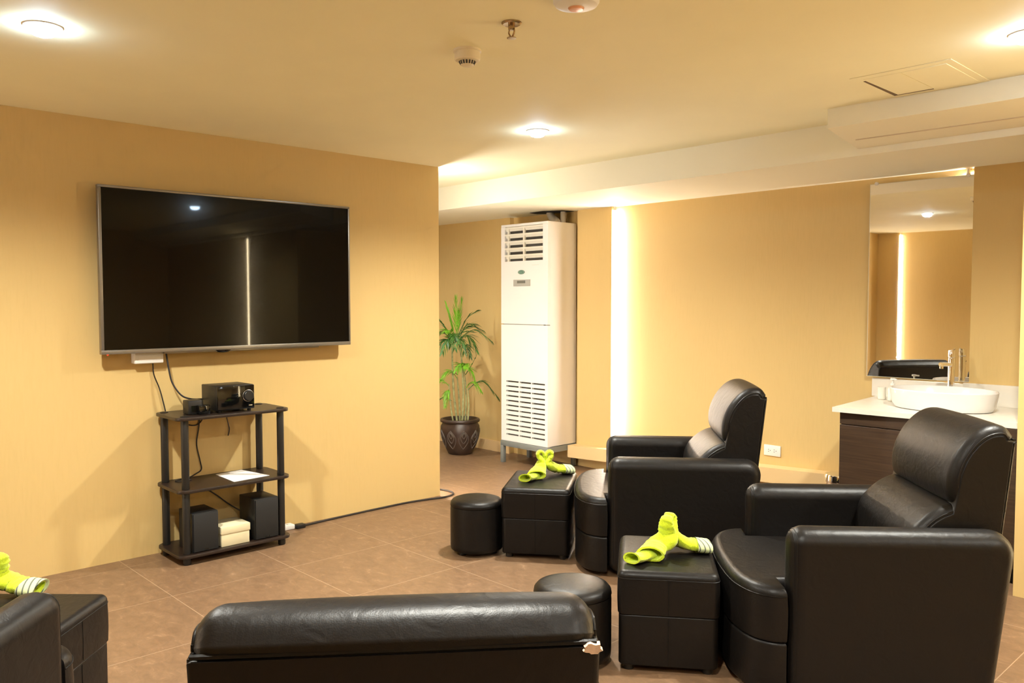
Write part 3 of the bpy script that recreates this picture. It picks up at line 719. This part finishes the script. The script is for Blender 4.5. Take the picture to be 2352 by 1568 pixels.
# ------------------------------------------------------------------ folded green towels
def make_towel(head_rot, rng_seed, s_=1.0):
    """two rolled towel ends curled up into a pair of loops, tails spread flat on either side"""
    rg = random.Random(rng_seed)
    t = thing('folded_towel', '', 'towel')
    c, s = math.cos(head_rot), math.sin(head_rot)
    def H(x, z, y=0): return (x*c-y*s, x*s+y*c, .06+(z-.06)*s_)
    bm = bmesh.new()
    for sd in (-1, 1):
        if sd > 0: pts = [(.155, -.040, .022), (.125, -.034, .027), (.090, -.018, .032), (.056, -.006, .042)]
        else: pts = [(-.128, -.085, .030), (-.105, -.060, .033), (-.080, -.034, .036), (-.052, -.010, .044)]
        pts += [H(sd*.028, .062), H(sd*.019, .080), H(sd*.026, .100), H(sd*.040, .117), H(sd*.040, .134), H(sd*.025, .141), H(sd*.010, .131), H(sd*.006, .110), H(sd*.008, .092)]
        path = cr_path(pts, 6); N = len(path); fl = []
        for i in range(N):
            q = i/(N-1)
            a = (.024 if sd > 0 else .029) if q < .2 else .027-.0155*min(1, max(0, (q-.36)/.25))
            b = (.054-.010*q/.3) if q < .3 else .046-.025*min(1, max(0, (q-.3)/.45))
            fl.append((a*(1+.07*rg.uniform(-1, 1)), b*(1+.06*rg.uniform(-1, 1))))
        hn = Vector((-s, c, 0)); lats = []
        for i in range(N):
            tg = (path[min(i+1, N-1)]-path[max(i-1, 0)]).normalized()
            h_ = Vector((-tg.y, tg.x, 0)); h_ = h_.normalized() if h_.length > 1e-4 else hn.copy()
            if h_.dot(hn) < 0: h_ = -h_
            w_ = min(1, max(0, (i/(N-1)-.16)/.16)); lats.append(h_.lerp(hn, w_))
        rings = sweep(bm, path, 0, 18, flat=fl, cap=False, lat=lats)
        bm.faces.new(rings[-1])
        # hollow mouth of the roll
        t0 = (path[0]-path[1]).normalized(); inner = []
        for dep, k_ in ((.001, .80), (-.02, .74), (-.05, .55)):
            cc = path[0]+t0*dep
            inner.append([bm.verts.new(cc+(v.co-path[0])*k_) for v in rings[0]])
        seq = [rings[0]]+inner
        for a_, b_ in zip(seq, seq[1:]):
            for k in range(18): bm.faces.new((a_[k], b_[k], b_[(k+1) % 18], a_[(k+1) % 18]))
        bm.faces.new(inner[-1])
    bmesh.ops.recalc_face_normals(bm, faces=bm.faces)
    for v in bm.verts:
        p = v.co
        n = math.sin(p.x*140+p.z*90)*.0013+math.sin(p.y*120-p.z*150+1)*.0013
        fold = math.sin(p.z*260+p.x*60)*.0012 if p.z > .05 else 0
        v.co = p+Vector((n+fold, n*.7+fold, n*.5))
        if v.co.z < .001: v.co.z = .001
    link('towel_body', bm, M['towel'], t, angle=75)
    # loose flap of the front tail: a flattened open fold
    bm = bmesh.new(); rings = []
    p0 = Vector((-.105, -.045, 0)); d = Vector((-.93, -.36, 0)).normalized(); nn = Vector((-d.y, d.x, 0))
    for j in range(9):
        q = j/8; cc = p0+d*(.115*q); w = .034+.010*q; hgt = .017+.005*q+.003*math.sin(q*7)
        rings.append([bm.verts.new(cc+nn*(w*math.cos(2*PI*k/20))+Vector((0, 0, max(.001, hgt+hgt*math.sin(2*PI*k/20)+.006*q*math.cos(2*PI*k/20))))) for k in range(20)])
    cc = p0+d*.115; inner = []
    for dep, k_ in ((.0, .78), (-.02, .70), (-.06, .45)):
        cen = sum((v.co for v in rings[-1]), Vector())/20
        inner.append([bm.verts.new(cen+(v.co-cen)*k_+d*dep) for v in rings[-1]])
    seq = rings+inner
    for a_, b_ in zip(seq, seq[1:]):
        for k in range(20): bm.faces.new((a_[k], a_[(k+1) % 20], b_[(k+1) % 20], b_[k]))
    bm.faces.new(seq[0]); bm.faces.new(seq[-1])
    bmesh.ops.recalc_face_normals(bm, faces=bm.faces)
    link('loose_flap', bm, M['towel'], t, angle=75)
    # woven border on the other tail
    bm = bmesh.new()
    path = [Vector((.112, -.0285, .0285)), Vector((.130, -.035, .0265)), Vector((.146, -.0385, .0238)), Vector((.1605, -.0412, .0215))]
    rings = sweep(bm, path, 0, 18, flat=[(.0285, .0605), (.0285, .061), (.0285, .0615), (.0285, .062)], cap=False)
    inn = [[bm.verts.new(path[-1]+(v.co-path[-1])*k_+Vector((-dx, dx*.2, 0))) for v in rings[-1]] for dx, k_ in ((0, .82), (.02, .74), (.045, .5))]
    seq = [rings[-1]]+inn
    for a_, b_ in zip(seq, seq[1:]):
        for k in range(18): bm.faces.new((a_[k], a_[(k+1) % 18], b_[(k+1) % 18], b_[k]))
    bm.faces.new(inn[-1]); bmesh.ops.recalc_face_normals(bm, faces=bm.faces)
    for v in bm.verts:
        if v.co.z < .001: v.co.z = .001
    h = link('woven_border', bm, M['hem'], t, angle=75); h['label'] = 'whitish border with thin dark stripes'
    return t
def poset(o, x, y, deg, z, label):
    o.location = (x, y, z); o.rotation_euler = (0, 0, math.radians(deg)); o['label'] = label; o['category'] = 'towel'; o['group'] = 'folded green towels'
t1 = make_towel(-.55, 1); poset(t1, -3.40, 3.49, 82, .3965, 'lime green towel folded into a heart shape on the farther footrest')
t2 = make_towel(.85, 2, 1.12); poset(t2, -1.99, 2.765, 66, .3965, 'lime green towel with an upright folded neck on the footrest by the right armchair')
t3 = copy_tree(t1); poset(t3, -1.975, 1.415, 30, .3965, 'lime green towel of which only the tip shows above the chair back seen from behind')
t4 = copy_tree(t1); poset(t4, -3.33, .645, 60, .3965, 'lime green towel with a looped end at the left edge of the picture')

# ------------------------------------------------------------------ air conditioner
AX0, AX1, AY0, AY1, AZ0, AZ1 = -5.385, -4.812, 4.97, 5.325, .20, 2.10
t = thing('floor_air_conditioner', 'tall white floor standing air conditioner on a grey metal stand in the alcove', 'air conditioner', (-5.10, 5.15, 0))
bm = bmesh.new(); box(bm, AX0, AX1, AY0+.03, AY1, AZ0, AZ1, bev=.006); rel(link('cabinet', bm, M['acside'], t))
def fx(px): return AX0+(px-1148)/(1256-1148)*(AX1-AX0)
def fz(py, px=1200):
    k = (px-1148)/108; top = 516-9*k; bot = 1010+19*k
    return 2.104-(py-top)/(bot-top)*(2.104-.197)
# front panels
gz1, gz0 = fz(522, 1157), fz(600, 1157)
gx0, gx1 = fx(1157), fx(1245)
sz = fz(744, 1200); lz1, lz0 = fz(876, 1200), fz(1012, 1200)
bm = bmesh.new()
box(bm, AX0, gx0, AY0, AY0+.032, gz0, gz1, bev=0); box(bm, gx1, AX1, AY0, AY0+.032, gz0, gz1)
box(bm, AX0, AX1, AY0, AY0+.032, gz1, AZ1, bev=.003)
box(bm, AX0, AX1, AY0, AY0+.032, sz+.004, gz0)
rel(link('upper_front_panel', bm, M['acwhite'], t, smooth=False))
bm = bmesh.new(); box(bm, gx0-.005, gx1+.005, AY0+.024, AY0+.030, gz0-.005, gz1+.005); rel(link('outlet_cavity', bm, M['acdark'], t, smooth=False))
hz = (gz1-gz0)/5
for k in range(5):
    z1 = gz1-k*hz
    bm = bmesh.new()
    quadbox(bm, [(gx0, AY0+.020, z1-hz*.62), (gx1, AY0+.020, z1-hz*.62), (gx1, AY0+.024, z1-hz*.62), (gx0, AY0+.024, z1-hz*.62)],
            [(gx0, AY0+.001, z1-.004), (gx1, AY0+.001, z1-.004), (gx1, AY0+.005, z1-.002), (gx0, AY0+.005, z1-.002)])
    box(bm, gx0, gx1, AY0+.001, AY0+.006, z1-hz*.30, z1-.004)
    rel(link('louvre', bm, M['acslat'], t, smooth=False))
bm = bmesh.new()
for xm in (fx(1164), fx(1201)):
    box(bm, xm-.010, xm+.010, AY0+.004, AY0+.022, gz0, gz1)
rel(link('louvre_link', bm, M['acslat'], t, smooth=False))
bm = bmesh.new(); box(bm, AX0, AX1, AY0, AY0+.032, AZ0, lz0); box(bm, AX0, AX1, AY0, AY0+.032, lz1, sz-.004)
sx0, sx1 = fx(1160), fx(1250)
box(bm, AX0, sx0, AY0, AY0+.032, lz0, lz1); box(bm, sx1, AX1, AY0, AY0+.032, lz0, lz1)
ns = 12; hp_ = (lz1-lz0)/ns
for k in range(ns):
    z1 = lz1-k*hp_; box(bm, sx0, sx1, AY0+.0005, AY0+.028, z1-hp_, z1-.014)
for q in (.34, .66):
    xm = sx0+(sx1-sx0)*q; box(bm, xm-.006, xm+.006, AY0+.001, AY0+.026, lz0, lz1)
rel(link('lower_front_panel', bm, M['acwhite'], t, smooth=False))
bm = bmesh.new(); box(bm, sx0-.004, sx1+.004, AY0+.026, AY0+.031, lz0-.004, lz1+.004); rel(link('intake_cavity', bm, M['acdark'], t, smooth=False))
bm = bmesh.new(); box(bm, fx(1157), fx(1246), AY0+.006, AY0+.031, sz-.004, sz+.004); rel(link('panel_joint', bm, M['acgrey'], t, smooth=False))
bm = bmesh.new(); box(bm, fx(1178), fx(1217), AY0-.004, AY0+.002, fz(656), fz(641), bev=.002)
pn = rel(link('control_panel', bm, M['acgrey'], t))
bm = bmesh.new(); box(bm, fx(1187), fx(1206), AY0-.0048, AY0-.003, fz(649.5), fz(643.5)); o = link('display', bm, M['aclcd'], pn, smooth=False)
cx_, cz_ = fx(1196.5), fz(624)
bm = bmesh.new(); lathe(bm, [(.040, -.005), (.040, -.001)], c=(cx_, AY0, cz_), n=32, axis='y', sx=1, sy=.46); bd = rel(link('badge', bm, M['green'], t))
bm = bmesh.new(); lathe(bm, [(.034, -.0056), (.034, -.0048)], c=(cx_, AY0, cz_), n=32, axis='y', sx=1, sy=.42); lathe(bm, [(.0305, -.0062), (.0305, -.005)], c=(cx_, AY0, cz_), n=32, axis='y', sx=1, sy=.40, mi=1)
sweep(bm, cr_path([(cx_-.022+.0063*k, AY0-.0062, cz_+.0032*math.sin(k*2.2)) for k in range(8)], 4), .0013, 6, mi=0)
link('badge_script', bm, [M['palegreen'], M['green']], bd)
bm = bmesh.new(); sweep(bm, [(fx(1221)+.010*k, AY0-.0005, fz(608, 1221)+.0015*math.sin(k*2)) for k in range(9)], .0014, 6); rel(link('model_mark', bm, M['acslat'], t))
bm = bmesh.new()
box(bm, AX0-.005, AX1+.006, AY0-.008, AY0+.032, .150, .197, bev=.003); box(bm, AX0-.005, AX1+.006, AY1-.035, AY1, .150, .197, bev=.003)
box(bm, AX0-.005, AX0+.03, AY0+.03, AY1-.03, .150, .197); box(bm, AX1-.03, AX1+.006, AY0+.03, AY1-.03, .150, .197)
fr = rel(link('stand_frame', bm, M['steel'], t))
for x in (AX0-.005, AX1-.030):
    for y in (AY0-.008, AY1-.035):
        bm = bmesh.new(); box(bm, x, x+.035, y, y+.035, 0, .155, bev=.002); rel(link('stand_leg', bm, M['steel'], t))
bm = bmesh.new(); sweep(bm, cr_path([(-4.93, 5.20, 2.095), (-4.95, 5.22, 2.12), (-5.03, 5.25, 2.16), (-5.07, 5.26, 2.206)], 5), .032, 14)
sweep(bm, cr_path([(-4.90, 5.25, 2.095), (-4.91, 5.26, 2.15), (-4.92, 5.27, 2.206)], 5), .022, 14)
rel(link('refrigerant_pipe', bm, M['pipe'], t))
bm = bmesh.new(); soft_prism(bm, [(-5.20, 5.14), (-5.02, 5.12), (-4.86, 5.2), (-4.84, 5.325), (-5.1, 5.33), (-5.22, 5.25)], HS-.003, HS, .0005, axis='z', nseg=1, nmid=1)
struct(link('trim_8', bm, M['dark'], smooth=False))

# ------------------------------------------------------------------ palm in pot
PXc, PYc = -5.965, 4.975
t = thing('potted_palm', 'green bamboo palm in a dark brown clay pot at the end of the television wall', 'plant', (PXc, PYc, 0))
bm = bmesh.new()
lathe(bm, [(.105, 0), (.112, .004), (.135, .05), (.170, .14), (.186, .215), (.183, .262), (.168, .288), (.166, .296), (.184, .304), (.188, .318), (.182, .330), (.166, .332), (.158, .318), (.150, .30), (.148, .285)], n=56)
pt = link('pot', bm, M['pot'], t)
bm = bmesh.new()
for k in range(9):
    a0 = 2*PI*k/9+.2
    for sgn in (-1, 1):
        for inn in (1, .62, .3):
            pts = []
            for j in range(9):
                q = j/8; z = .235-.175*q*inn-.03*(1-inn); w = sgn*.30*inn*math.sin(PI*q)**.9*.9
                rr = .1105+(.186-.1105)*min(1, max(0, (z)/.215))**.62+.001
                rr = None
                # radius of the pot wall at z
                tab = [(0, .112), (.05, .135), (.14, .170), (.215, .186), (.262, .183)]
                for (za, ra), (zb, rb) in zip(tab, tab[1:]):
                    if za <= z <= zb: rr = ra+(rb-ra)*(z-za)/(zb-za)
                if rr is None: rr = .112
                pts.append(((rr+.001)*math.cos(a0+w), (rr+.001)*math.sin(a0+w), z))
            sweep(bm, pts, .0035, 6)
link('leaf_relief', bm, M['potrelief'], pt)
bm = bmesh.new(); lathe(bm, [(.150, .27), (.150, .292), (.10, .300), (.02, .302)], n=32); link('soil', bm, M['soil'], t)
rg = random.Random(11)
VIEW = Vector((.687, .726, 0))      # sideways direction seen in the photograph
DEP = Vector((-.726, .687, 0))
def P3(sx, z, d=0): return VIEW*sx+DEP*d+Vector((0, 0, z))
def stem(name, a, b, r0, r1, bend=0):
    pts = cr_path([a, a.lerp(b, .35)+VIEW*bend, a.lerp(b, .7)+VIEW*bend*.8, b], 7)
    N = len(pts); rad = []
    for i in range(N):
        q = i/(N-1); rad.append(.82*(r0+(r1-r0)*q)*(1+.18*(1 if i % 5 == 0 else 0)))
    bm = bmesh.new(); sweep(bm, pts, rad, 9); return link(name, bm, M['stem'], t)
stems = [((-.03, .29, .02), (-.075, 1.02, .03), .013, .009, -.012), ((.02, .29, -.02), (.0, 1.05, -.01), .013, .008, .02), ((.045, .29, .03), (.035, .80, .02), .012, .007, .015),
         ((-.005, .29, .05), (-.03, .72, .05), .012, .007, .005), ((.07, .29, -.01), (.075, .62, -.03), .011, .006, .01), ((-.06, .29, -.03), (-.10, .66, -.04), .010, .006, -.008)]
for a, b, r0, r1, bd_ in stems: stem('stem', P3(a[0], a[1], a[2]), P3(b[0], b[1], b[2]), r0, r1, bd_)
def frond(a, b, sag, ln, n, mat, spread=1.0, fan=False, up=0):
    """curved rib from a to b with paired tapering leaflets"""
    bm = bmesh.new()
    mid = a.lerp(b, .55)+Vector((0, 0, sag))
    rib = cr_path([a, a.lerp(mid, .5)+Vector((0, 0, sag*.3)), mid, b], 8)
    N = len(rib); sweep(bm, rib, [.0042*(1-.7*i/(N-1)) for i in range(N)], 6)
    n = int(n*1.4)
    for k in range(n):
        q = .20+.80*k/(n-1); i = min(N-2, int(q*(N-1))); p = rib[i]
        tg = (rib[i+1]-rib[i]).normalized()
        side = tg.cross(Vector((0, 0, 1)))
        if side.length < .2: side = VIEW.copy()
        side.normalize()
        L_ = ln*(math.sin(PI*min(1, q*.80+.12))**.6)*(1+.1*rg.uniform(-1, 1))
        for sg in (-1, 1):
            dr = (tg*(.75+.5*q)+side*sg*spread*(1.05-.45*q)+Vector((0, 0, -.30+.15*rg.uniform(-1, 1)+up))).normalized()
            tip = p+dr*L_+Vector((0, 0, -.16*L_)); m1 = p+dr*L_*.45+Vector((0, 0, .03*L_))
            wv = dr.cross(side).normalized()*.25+tg*.9; wv = (wv-dr*wv.dot(dr)).normalized()
            w = .0048+.0018*rg.random()
            th = dr.cross(wv).normalized()*.0006
            q0 = [p+wv*w*.3, p-wv*w*.3]; q1 = [m1+wv*w, m1-wv*w]
            T = [bm.verts.new(x+th) for x in (q0[0], q0[1], q1[1], q1[0])]+[bm.verts.new(tip)]
            B = [bm.verts.new(x-th) for x in (q0[0], q0[1], q1[1], q1[0])]
            bm.faces.new(T[:4]); bm.faces.new((T[3], T[2], T[4])); bm.faces.new(B[::-1]); bm.faces.new((B[2], B[3], T[4]))
            bm.faces.new((T[1], B[1], B[2], T[2])); bm.faces.new((B[0], T[0], T[3], B[3])); bm.faces.new((T[2], B[2], T[4])); bm.faces.new((B[3], T[3], T[4])); bm.faces.new((T[0], B[0], B[1], T[1]))
    return link('frond', bm, mat, t, smooth=False)
def FR(sx0, z0, d0, sx1, z1, d1, sag, ln, n, mat, **k): return frond(P3(sx0, z0, d0), P3(sx1, z1, d1), sag, ln, n, mat, **k)
lf, ly = M['leaf'], M['leaf2']
FR(-.03, 1.10, 0, -.035, 1.46, 0, 0, .17, 7, ly, spread=.35, up=.55)
FR(-.02, 1.12, 0, .02, 1.44, .02, 0, .15, 6, ly, spread=.30, up=.55)
FR(-.05, 1.08, 0, -.13, 1.40, .02, .02, .15, 6, ly, spread=.35, up=.5)
FR(-.01, 1.12, 0, .16, 1.34, -.02, .05, .13, 7, lf, spread=.6, up=.15)
FR(0, 1.08, -.01, .30, 1.06, -.04, .09, .13, 10, lf, spread=.8)
FR(0, 1.10, 0, .14, 1.22, .10, .05, .13, 8, lf, spread=.8)
FR(-.07, 1.03, .02, -.24, 1.06, -.03, .09, .12, 9, lf, spread=.8)
FR(-.07, 1.03, .02, -.15, .96, -.16, .08, .13, 9, lf, spread=.8)
FR(-.05, 1.04, .02, .05, .96, -.18, .08, .13, 9, lf, spread=.8)
FR(-.07, 1.03, .03, -.10, 1.00, .22, .10, .12, 9, lf, spread=.8)
FR(-.07, 1.04, .03, -.19, 1.25, .05, .02, .11, 7, lf, spread=.5, up=.2)
FR(-.02, 1.10, 0, .21, 1.16, .06, .07, .14, 9, lf, spread=.8)
FR(-.05, 1.06, .02, -.20, 1.14, .04, .06, .13, 9, ly, spread=.8)
FR(-.04, 1.05, 0, -.03, 1.0, -.24, .10, .13, 9, lf, spread=.9)
FR(0, 1.06, 0, .16, .98, -.14, .09, .14, 9, lf, spread=.8)
FR(-.09, 1.02, .02, -.22, .95, -.08, .08, .12, 9, lf, spread=.8)
FR(-.06, 1.05, .02, -.12, 1.16, -.12, .05, .12, 8, ly, spread=.7)
FR(.02, 1.0, 0, .10, .92, -.10, .06, .11, 8, lf, spread=.8)
FR(.035, .78, .02, -.02, .80, -.12, .06, .12, 9, ly, spread=.9)
FR(.035, .78, .02, .14, .70, -.06, .06, .10, 8, ly, spread=.8)
FR(.075, .60, -.03, .37, .52, -.06, .12, .12, 10, lf, spread=.7)
FR(-.10, .64, -.04, -.26, .66, -.06, .05, .10, 8, ly, spread=.8)
FR(-.03, .70, .05, -.16, .74, .02, .06, .10, 8, ly, spread=.8)
FR(-.10, .60, -.04, -.13, .46, -.10, .05, .09, 8, ly, spread=.8)
FR(-.08, .50, -.02, -.24, .48, -.03, .04, .07, 7, lf, spread=.8)
FR(.03, .78, .02, .07, .82, -.14, .05, .10, 8, ly, spread=.8)
FR(-.02, .74, .03, -.22, .62, -.08, .08, .11, 9, ly, spread=.8)
FR(.06, .62, -.02, .20, .60, -.12, .07, .10, 8, ly, spread=.8)
FR(.05, .74, .02, .17, .95, .06, -.01, .03, 4, lf, spread=.3, up=.3)

# ------------------------------------------------------------------ wash-stand
t = thing('vanity_cabinet', 'dark oak vanity cabinet under the white worktop at the right', 'cabinet', (-1.68, 4.97, 0))
bm = bmesh.new(); box(bm, -2.135, -1.2, 4.64, 5.345, .08, .792); rel(link('body', bm, M['walnut'], t, smooth=False))
bm = bmesh.new(); box(bm, -2.10, -1.2, 4.68, 5.3, 0, .08); rel(link('plinth', bm, M['dark'], t, smooth=False))
bm = bmesh.new(); box(bm, -2.137, -1.205, 4.622, 4.642, .724, .790, bev=.002); rel(link('drawer_front', bm, M['walnut'], t, smooth=False))
for x0, x1 in ((-2.137, -1.672), (-1.669, -1.205)):
    bm = bmesh.new(); box(bm, x0, x1, 4.622, 4.642, .085, .720, bev=.002); rel(link('door', bm, M['walnut'], t, smooth=False))
t = thing('vanity_worktop', 'white stone worktop with upstands beneath the mirror', 'worktop', (-1.7, 4.97, .795))
bm = bmesh.new(); quadbox(bm, [(-2.168, 4.590, .793), (-1.198, 4.625, .793), (-1.198, 5.346, .793), (-2.235, 5.346, .793)],
                          [(-2.168, 4.590, .820), (-1.198, 4.625, .820), (-1.198, 5.346, .820), (-2.235, 5.346, .820)])
rel(link('slab', bm, M['stone'], t, smooth=False))
bm = bmesh.new(); box(bm, -2.255, -1.672, 5.325, 5.3465, .820, .935, bev=.002); rel(link('back_upstand', bm, M['stone'], t, smooth=False))
bm = bmesh.new(); box(bm, -1.700, -1.198, 5.278, 5.299, .820, .945, bev=.002); rel(link('back_upstand', bm, M['stone'], t, smooth=False))
bm = bmesh.new(); box(bm, -1.222, -1.1955, 4.66, 5.277, .820, .93, bev=.002); rel(link('side_upstand', bm, M['stone'], t, smooth=False))
t = thing('washbasin', 'white oval washbasin bowl sitting on the white worktop', 'basin', (-1.70, 4.955, .820))
bm = bmesh.new(); lathe(bm, [(.200, .0005), (.226, .004), (.240, .030), (.250, .090), (.252, .106), (.248, .112), (.240, .110), (.232, .098), (.215, .050), (.16, .022), (.03, .016)], n=64, sx=1.12, sy=.84); link('bowl', bm, M['porcelain'], t)
bm = bmesh.new(); lathe(bm, [(.022, .016), (.022, .020), (.004, .022)], n=20); link('drain', bm, M['chrome'], t)
t = thing('basin_tap', 'tall chrome basin tap standing behind the washbasin', 'tap', (-1.745, 5.215, .820))
bm = bmesh.new(); lathe(bm, [(.028, .0005), (.028, .006), (.0185, .010), (.0185, .27), (.0175, .275)], n=28); link('body', bm, M['chrome'], t)
bm = bmesh.new(); lathe(bm, [(.0165, .275), (.020, .279), (.020, .316), (.018, .320)], n=28); sweep(bm, [(0, .0, .318), (.0, .05, .325)], .004, 8); link('handle', bm, M['chrome'], t)
bm = bmesh.new(); sweep(bm, cr_path([(0, -.014, .235), (-.01, -.06, .238), (-.02, -.115, .240)], 4), .0125, 14); sweep(bm, [(-.018, -.105, .238), (-.018, -.105, .215)], .011, 14); link('spout', bm, M['chrome'], t)
t = thing('soap_dispenser', 'pale soap pump bottle at the left of the washbasin', 'soap bottle', (-2.045, 5.13, .820))
bm = bmesh.new(); lathe(bm, [(.026, .0005), (.029, .004), (.029, .070), (.024, .082), (.012, .090), (.012, .098)], n=24); link('bottle', bm, M['clear'], t)
bm = bmesh.new(); lathe(bm, [(.013, .0985), (.013, .108), (.005, .110), (.005, .128), (.014, .130), (.014, .139), (.010, .140)], n=18); sweep(bm, [(-.01, 0, .135), (.028, -.012, .133)], .0045, 8); link('pump', bm, M['white'], t)
t = thing('small_cup', 'small pale ribbed cup left of the soap bottle', 'cup', (-2.125, 5.165, .820))
bm = bmesh.new()
pr = [(.020, .0005), (.023, .003)]
for k in range(6): pr += [(.0245, .008+.011*k), (.0235, .013+.011*k)]
pr += [(.025, .078), (.022, .078), (.020, .012), (.004, .010)]
lathe(bm, pr, n=24); link('body', bm, M['clear'], t)
t = thing('wall_mirror', 'tall frameless wall mirror above the washbasin', 'mirror', (-1.978, 5.311, .95))
bm = bmesh.new(); box(bm, -.300, .300, -.003, .003, 0, 1.216); g = link('mirror_glass', bm, M['mirror'], t, smooth=False)
bm = bmesh.new()
for (x0, x1, z0, z1) in ((-.302, -.2995, 0, 1.216), (.2995, .302, 0, 1.216), (-.302, .302, 1.2155, 1.218), (-.302, .302, -.002, .0005)): box(bm, x0, x1, -.0032, .0032, z0, z1)
link('polished_edge', bm, M['mirroredge'], t, smooth=False)
for x in (-.262, .268):
    bm = bmesh.new(); lathe(bm, [(.011, -.008), (.011, .006), (.009, .008)], c=(x, 0, 1.219), n=18, axis='y'); link('clip', bm, M['white'], t)
t.rotation_euler = (math.radians(.05), 0, math.radians(1.45))
t = thing('pedal_bin', 'small chrome pedal bin on the floor left of the vanity cabinet', 'bin', (-2.335, 5.06, 0))
bm = bmesh.new(); lathe(bm, [(.082, 0), (.086, .004), (.086, .255), (.084, .290)], n=36); link('body', bm, M['chrome'], t)
bm = bmesh.new(); lathe(bm, [(.086, .291), (.089, .294), (.089, .333), (.086, .338), (.02, .340)], n=36); link('lid', bm, M['chrome'], t)
bm = bmesh.new(); box(bm, -.02, .02, -.115, -.08, .012, .02, bev=.003); link('pedal', bm, M['foot'], t)
t = thing('wall_outlet', 'white double wall socket on the back wall left of the vanity cabinet', 'socket', (-2.955, YB, .371))
bm = bmesh.new(); box(bm, -.064, .064, -.010, 0, -.038, .038, bev=.003); link('cover_plate', bm, M['white'], t)
bm = bmesh.new()
for cx in (-.022, .022):
    for s in (-1, 1): box(bm, cx-.009, cx-.001, -.0106, -.0098, s*.007-.0016, s*.007+.0016)
    lathe(bm, [(.0028, -.0106), (.0028, -.0098)], c=(cx+.009, 0, 0), n=12, axis='y')
link('slots', bm, M['dark'], t, smooth=False)

# ------------------------------------------------------------------ world and view
w = bpy.data.worlds.new('world'); SC.world = w; w.use_nodes = True
w.node_tree.nodes['Background'].inputs[0].default_value = (1, .85, .62, 1); w.node_tree.nodes['Background'].inputs[1].default_value = .02
SC.view_settings.view_transform = 'Standard'; SC.view_settings.look = 'None'; SC.view_settings.gamma = 1
SC.view_settings.use_curve_mapping = False; SC.view_settings.exposure = .30
try:
    SC.cycles.use_denoising = True; SC.cycles.max_bounces = 6; SC.cycles.diffuse_bounces = 4; SC.cycles.glossy_bounces = 3; SC.cycles.transmission_bounces = 2
    SC.cycles.sample_clamp_indirect = 6; SC.cycles.use_adaptive_sampling = True; SC.cycles.adaptive_threshold = .09; SC.cycles.adaptive_min_samples = 12; SC.cycles.use_light_tree = True; SC.cycles.caustics_reflective = False; SC.cycles.caustics_refractive = False
except Exception: pass
